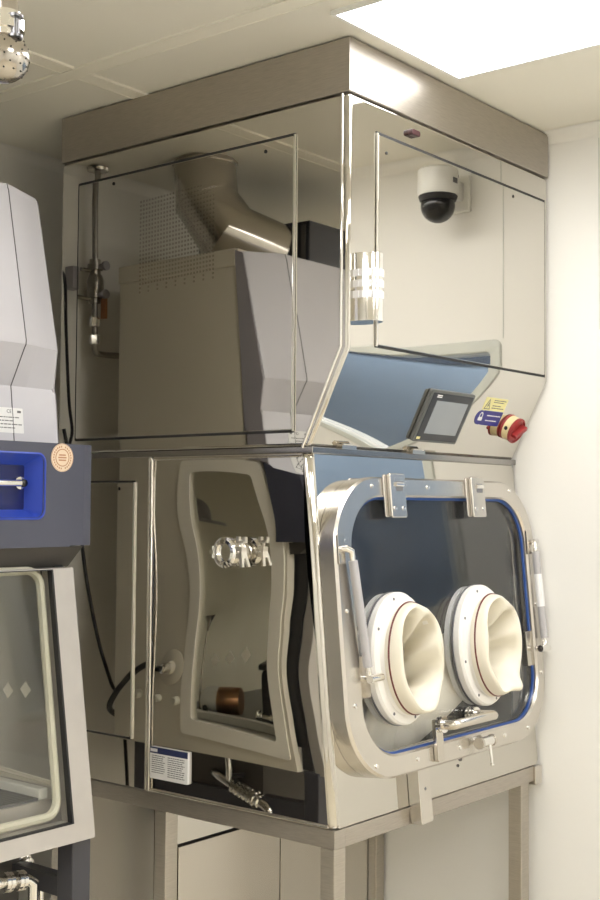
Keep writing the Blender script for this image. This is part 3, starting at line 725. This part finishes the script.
# cable gland and pegs low on the right side
g = cab.add('cable_gland', lathe(B(), [(.0001, .0), (.047, .0), (.047, .003), (.044, .005), (.018, .006), (.016, .018), (.0001, .019)], (CX1, .822, 1.135), (1, 0, 0), 32), 'beige', smooth=35)
bm = B(); lathe(bm, [(.012, .018), (.014, .020), (.014, .040), (.010, .044), (.0001, .044)], (CX1, .822, 1.137), (1, 0, 0), 16); cab.add('gland_nut', bm, 'chrome', parent=g, smooth=35)
for y in (.93, .862, .792):
    cab.add('locating_peg', lathe(B(), [(.012, 0), (.012, .012), (.009, .016), (.0001, .016)], (CX1, y, 1.045-(.792-y)*.02), (1, 0, 0), 16), 'gasket', smooth=35)
for y, z in ((.675, 1.154), (.62, 1.161), (.563, 1.168)):
    bm = B(); prism(bm, [(y-.017, z), (y, z-.017), (y+.017, z), (y, z+.017)], YZ, CX1-.0135, CX1-.0145); cab.add('diamond_sticker', bm, 'winpale')
bm = B(); tube(bm, [(-.52, 1.0, 1.555), (-.52, .94, 1.555), (-.52, .90, 1.54), (-.52, .90, 1.505)], .018, 14, smoothpath=4); lathe(bm, [(.0001, 0), (.045, 0), (.045, .008), (.0001, .009)], (-.52, .90, 1.500), (0, 0, 1), 24)
cab.add('service_elbow', bm, 'hood_dark', smooth=40)
# stand
for x in (-.400, CX0+.02):
    for y in (.345, .93):
        bm = B(); box(bm, x, x+.045, y, y+.045, 0, .92); cab.add('stand_leg', bm, 'standm', bevel=.003)
    bm = B(); box(bm, x+.008, x+.037, .39, .93, .795, .832); cab.add('stand_rail', bm, 'standm')
bm = B(); box(bm, CX0+.065, -.40, .94, .965, .74, .80); cab.add('stand_rail', bm, 'standm')
bm = B(); box(bm, CX0+.06, -.375, .535, .985, .74, .919); cab.add('sump', bm, 'underside')
bm = B(); tube(bm, [(-.375, .70, .865), (-.362, .67, .862), (-.358, .63, .850), (-.358, .58, .836), (-.358, .53, .818), (-.358, .505, .806), (-.357, .497, .785), (-.357, .497, .66)], .0115, 14, smoothpath=5)
dv = cab.add('drain_pipe', bm, 'chrome', smooth=50)
bm = B(); ax = Vector((0, -.05, -.0155))
lathe(bm, [(.0115, -.05), (.017, -.047)]+[(r, h) for k in range(6) for r, h in ((.020, -.042+k*.014), (.020, -.036+k*.014), (.016, -.034+k*.014), (.016, -.030+k*.014))]+[(.017, .047), (.0115, .05)], (-.358, .575, .834), ax, 20)
cab.add('hose_coupling', bm, 'chrome', parent=dv, smooth=30)
bm = B(); tube(bm, [(-.66, .41, .852), (-.56, .41, .852), (-.455, .41, .838), (-.440, .41, .828), (-.438, .41, .74)], .010, 12)
for x, z in ((-.54, .849), (-.505, .845), (-.475, .841)): lathe(bm, [(.010, -.010), (.019, -.009), (.019, -.002), (.015, 0), (.019, .002), (.019, .009), (.010, .010)], (x, .41, z), (1, 0, -.12), 16)
cab.add('drain_valve', bm, 'chrome', smooth=35)
bm = B(); tube(bm, [(-.358, .632, .85), (-.358, .632, .885), (-.358, .636, .915)], .010, 12); cab.add('drain_riser', bm, 'chrome', parent=dv, smooth=40)
bm = B(); tube(bm, [(-.352, .60, .845), (-.344, .605, .875)], .004, 8); tube(bm, [(-.344, .605, .875), (-.342, .57, .882)], .006, 8); cab.add('valve_lever', bm, 'black', parent=dv, smooth=40)

# ------------------------------------------------------------------ exhaust above the cabinet
ex = Thing('exhaust_duct', 'round segmented steel exhaust duct bending from ceiling down to the beige cabinet top', 'duct', (-.5, .87, 2.36))
bm = B(); path = [(-.5, .868, H-.002), (-.5, .858, 2.385), (-.512, .785, 2.282), (-.63, .700, 2.236)]
tube(bm, path, .086, 40); ex.add('pipe', bm, 'duct', smooth=30)
for i in (1, 2):
    p = Vector(path[i]); d = ((Vector(path[i+1])-p).normalized()+(p-Vector(path[i-1])).normalized()).normalized(); ex.add('seam_ring', torus(B(), p, d, .0885, .0018, 40, 8), 'duct', smooth=True)
ex.add('ceiling_collar', lathe(B(), [(.0865, .004), (.092, .004), (.092, .010), (.0865, .012)], (-.5, .868, H-.013), (0, 0, 1), 36), 'duct', smooth=40)
fb = Thing('exhaust_filter_box', 'black louvred box on top of the grey cabinet, beside the round exhaust duct', 'filter box', (-.85, .72, 2.197))
bm = B(); box(bm, -1.15, -.615, .592, 1.0, 2.197, 2.322); fb.add('housing', bm, 'filterbox', bevel=.004)
for k in range(12):
    bm = B(); box(bm, -.615, -.611, .604+k*.031, .618+k*.031, 2.205, 2.310); fb.add('louvre', bm, 'underside')

# ------------------------------------------------------------------ gas pipe with valves on the back wall
gp = Thing('gas_pipe', 'thin steel gas pipe with valves on the back wall, behind the cabinet', 'pipe', (-.352, 1.15, 1.97))
bm = B(); tube(bm, [(-.352, 1.15, H-.002), (-.350, 1.15, 2.40), (-.354, 1.15, 2.22), (-.356, 1.15, 1.985), (-.362, 1.15, 1.972), (-.40, 1.14, 1.970), (-.46, 1.10, 1.970), (-.47, 1.02, 1.970)], .0085, 12); gp.add('pipe', bm, 'oldpipe', smooth=60)
gp.add('ceiling_rose', lathe(B(), [(.009, 0), (.03, 0), (.032, .008), (.009, .009)], (-.352, 1.15, H-.010), (0, 0, 1), 24), 'duct', smooth=40)
for z in (2.215, 2.135):
    v = gp.add('valve_body', lathe(B(), [(.009, -.022), (.016, -.022), (.016, -.010), (.022, -.008), (.022, .008), (.016, .010), (.016, .022), (.009, .022)], (-.354, 1.15, z), (0, 0, 1), 16), 'oldpipe', smooth=35)
    bm = B(); tube(bm, [(-.354, 1.15, z), (-.354, 1.11, z)], .007, 10); lathe(bm, [(.0001, 0), (.013, .002), (.013, .010), (.0001, .012)], (-.354, 1.112, z), (0, -1, 0), 16); gp.add('valve_wheel', bm, 'hood_dark', parent=v, smooth=35)
bm = B(); box(bm, -.318, -.288, 1.175, BY, 2.15, 2.215); gp.add('bracket', bm, 'hood_dark', bevel=.003)
bm = B(); tube(bm, [(-.354, 1.15, 2.205), (-.31, 1.16, 2.205)], .006, 8); tube(bm, [(-.354, 1.15, 2.125), (-.295, 1.16, 2.125)], .007, 8); gp.add('pipe_clip', bm, 'chrome', smooth=40)
v = gp.add('pressure_regulator', lathe(B(), [(.010, -.03), (.019, -.028), (.024, -.012), (.024, .012), (.019, .028), (.010, .03)], (-.354, 1.148, 2.165), (0, 0, 1), 18), 'oldpipe', smooth=35)
bm = B(); box(bm, -.375, -.368, 1.120, 1.140, 2.07, 2.145); gp.add('paper_tag', bm, 'tag', label='brown hanging tag')
for z in (2.06, 2.01): gp.add('union_nut', lathe(B(), [(.0085, -.014), (.014, -.012), (.014, .012), (.0085, .014)], (-.3555, 1.15, z), (0, 0, 1), 6), 'chrome')

# ------------------------------------------------------------------ spray ball hanging at the upper left
sb = Thing('spray_ball', 'perforated steel spray ball clamped to a bent pipe under the ceiling', 'spray ball', (-1.165, -.403, 2.033))
o = Vector((-1.165, -.403, 2.030))+RT*.001
bm = B(); lathe(bm, [(.0001, -.0275)]+[(.0285*math.cos(a*PI/24), .0275*math.sin(a*PI/24)) for a in range(-11, 8)]+[(.0155, .0250), (.0155, .036)], o, (0, 0, 1), 40); ball = sb.add('ball', bm, 'duct', smooth=60)
bm = B()
for k in range(-3, 3):
    el = k*.27+.12; n = 13
    for j in range(n):
        a = 2*PI*(j+.5*(k % 2))/n; d = Vector((math.cos(el)*math.cos(a), math.cos(el)*math.sin(a), math.sin(el)*.965))
        lathe(bm, [(.0001, .0280), (.0010, .0283), (.0009, .0289), (.0001, .0290)], o, d, 8)
sb.add('spray_hole', bm, 'black', parent=ball)
left = -RT
bm = B(); pth = [o+Vector((0, 0, .028)), o+Vector((0, 0, .054)), o+Vector((0, 0, .068))+left*.003, o+Vector((0, 0, .085))+left*.012, o+Vector((0, 0, .105))+left*.030, o+Vector((0, 0, .15))+left*.08, Vector((o.x, o.y, H-.002))+left*.22]
tube(bm, pth, .0155, 20); sb.add('pipe', bm, 'duct', smooth=60)
bm = B(); lathe(bm, [(.0155, -.012), (.0185, -.011), (.0185, -.003), (.0225, -.002), (.0225, .010), (.0185, .011), (.0185, .018), (.0155, .019)], o+Vector((0, 0, .030)), (0, 0, 1), 32); cl = sb.add('clamp', bm, 'chrome', smooth=40)
bm = B(); e = o+Vector((0, 0, .030))+RT*.0155-F*.012
for dz in (-.013, .009): lathe(bm, [(.0001, 0), (.0085, 0), (.0085, .003), (.0001, .0032)], e+Vector((0, 0, dz)), (0, 0, 1), 14)
tube(bm, [e+Vector((0, 0, -.012)), e+Vector((0, 0, .011))], .0045, 10); sb.add('clamp_bolt', bm, 'dark_steel', parent=cl, smooth=40)

# ------------------------------------------------------------------ dome camera on the right wall (seen in the front panel)
dc = Thing('dome_camera', 'white dome security camera with black ball, mirrored in the isolator front panel', 'security camera', (.75, -.277, 2.35))
o = Vector((.752, -.277, 2.343))
bm = B(); lathe(bm, [(.0001, .094), (.046, .094), (.053, .088), (.054, .030), (.051, .022), (.0001, .022)], o, (0, 0, 1), 36); bd_ = dc.add('housing', bm, 'whiteplastic', smooth=35)
bm = B(); lathe(bm, [(.049, .024), (.052, .020), (.048, .008), (.040, .004)], o, (0, 0, 1), 36); dc.add('collar', bm, 'black', smooth=35)
bm = B(); lathe(bm, [(.0455*math.cos(a*PI/24), .0455*math.sin(a*PI/24)) for a in range(-12, 7)], o-Vector((0, 0, .004)), (0, 0, 1), 36); dc.add('dome', bm, 'blackgloss', smooth=True, label='black glossy dome')
bm = B(); box(bm, .79, WX, -.300, -.254, 2.366, 2.416); box(bm, WX-.012, WX+.001, -.325, -.235, 2.336, 2.436); dc.add('wall_bracket', bm, 'whiteplastic', bevel=.004)
bm = B(); box(bm, .742, .762, -.2245, -.2228, 2.392, 2.406); lathe(bm, [(.0001, 0), (.005, .0005), (.0001, .001)], (.79, -.24, 2.42), (0, 1, 0), 10); dc.add('small_print', bm, 'ink', parent=bd_)

# ------------------------------------------------------------------ cables
bm = B(); tube(bm, [(-.225, BY-.012, 2.22), (-.233, 1.16, 2.19), (-.239, 1.15, 2.15), (-.245, 1.15, 2.026), (-.259, 1.15, 1.834), (-.272, 1.15, 1.752), (-.262, 1.15, 1.70), (-.25, 1.16, 1.55), (-.25, 1.16, 1.0), (-.25, 1.16, .1), (-.25, 1.14, .007), (-.1, 1.14, .007)], .0045, 8, smoothpath=6)
tag(obj('power_cable', bm, 'black', smooth=True), 'black cable hanging on the back wall, mirrored along the rear edge of the isolator panel', 'cable')
bm = B(); tube(bm, [(-.20, 1.10, 1.75), (-.25, 1.08, 1.50), (-.262, 1.08, 1.42), (-.285, 1.08, 1.31), (-.325, 1.08, 1.17), (-.37, 1.08, 1.06), (-.41, 1.08, .97), (-.44, 1.08, .6), (-.44, 1.08, .007), (-.7, 1.09, .007)], .005, 8, smoothpath=6)
tag(obj('power_cable', bm, 'black', smooth=True), 'black cable sloping down behind the beige cabinet, mirrored in the rear steel hatch', 'cable')
bm = B(); tube(bm, [(-.287, .822, 1.137), (-.284, .85, 1.137), (-.288, .90, 1.115), (-.298, .950, 1.080), (-.304, .990, 1.045), (-.325, 1.035, 1.00), (-.37, 1.045, .97), (-.42, 1.045, .94)], .008, 10, smoothpath=6)
cab.add('gland_cable', bm, 'black', parent=g, smooth=True)

# ------------------------------------------------------------------ things on the cabinet's work surface
dr = Thing('motor_drum', 'copper coloured drum with white end cap lying in the cabinet', 'motor', (-.5, .77, 1.029))
dax = (.42, .90, 0); dco = (-.495, .775, 1.0265)
bm = B(); lathe(bm, [(.0001, -.055), (.033, -.055), (.0345, -.050), (.0345, .010), (.0001, .010)], dco, dax, 32); dr.add('drum', bm, 'copper', smooth=35)
bm = B(); lathe(bm, [(.0352, .010), (.0358, .014), (.035, .045), (.028, .058), (.012, .062), (.0001, .062)], dco, dax, 32); dr.add('end_cap', bm, 'whiteplastic', smooth=40)
bm = B(); lathe(bm, [(.0001, .06), (.007, .062), (.006, .066), (.0001, .067)], dco, dax, 14); dr.add('plug', bm, 'black', smooth=40)
bm = B(); tube(bm, [(-.447, .80, 1.012), (-.43, .78, 1.0), (-.425, .75, .998)], .007, 10); dr.add('lead', bm, 'black', smooth=40)

cs = Thing('instrument_case', 'black instrument case standing at the back of the cabinet work surface', 'case', (-.60, .62, .99))
bm = B(); box(bm, -.70, -.55, .52, .68, .9905, 1.10); cs.add('body', bm, 'standm', bevel=.012, seg=3)
bm = B(); box(bm, -.705, -.545, .515, .685, 1.10, 1.112); cs.add('lid', bm, 'underside', bevel=.004)
hf = Thing('hose_fitting', 'small chrome hose fitting lying in front of the copper drum', 'fitting', (-.5, .60, 1.0))
bm = B(); lathe(bm, [(.0001, -.05), (.007, -.05), (.007, -.02), (.012, -.02), (.012, 0), (.008, .002), (.008, .03), (.011, .031), (.011, .045), (.0001, .045)], (-.5, .60, 1.0025), (0, 1, 0), 16); hf.add('body', bm, 'chrome', smooth=35)
bm = B(); lathe(bm, [(.008, -.004), (.014, -.003), (.014, .003), (.008, .004)], (-.5, .645, 1.0045), (0, 1, 0), 6); hf.add('nut', bm, 'chrome')
fu = Thing('funnel', 'small metal funnel on a thin upright rod inside the cabinet', 'funnel', (-.5, .868, .99))
bm = B(); lathe(bm, [(.015, .02), (.014, .02), (.004, 0), (.002, -.02), (.003, -.02), (.005, 0), (.015, .02)], (-.5, .868, 1.225), (0, 0, 1), 24); fu.add('cone', bm, 'duct', smooth=40)
bm = B(); tube(bm, [(-.5, .868, .992), (-.5, .868, 1.20)], .003, 8); lathe(bm, [(.0001, 0), (.025, 0), (.024, .004), (.0001, .005)], (-.5, .868, .9902), (0, 0, 1), 24); fu.add('rod', bm, 'duct', smooth=40)

# ------------------------------------------------------------------ world and colour
w = bpy.data.worlds.new('world'); S.world = w; w.use_nodes = True
w.node_tree.nodes['Background'].inputs[0].default_value = (.5, .48, .44, 1); w.node_tree.nodes['Background'].inputs[1].default_value = .05
S.view_settings.view_transform = 'Standard'; S.view_settings.look = 'None'; S.view_settings.gamma = 1; S.view_settings.use_curve_mapping = False
S.view_settings.exposure = 0.70
S.cycles.max_bounces = 12; S.cycles.glossy_bounces = 8; S.cycles.transparent_max_bounces = 16; S.cycles.diffuse_bounces = 5
S.cycles.sample_clamp_indirect = 6
S.cycles.use_denoising = True
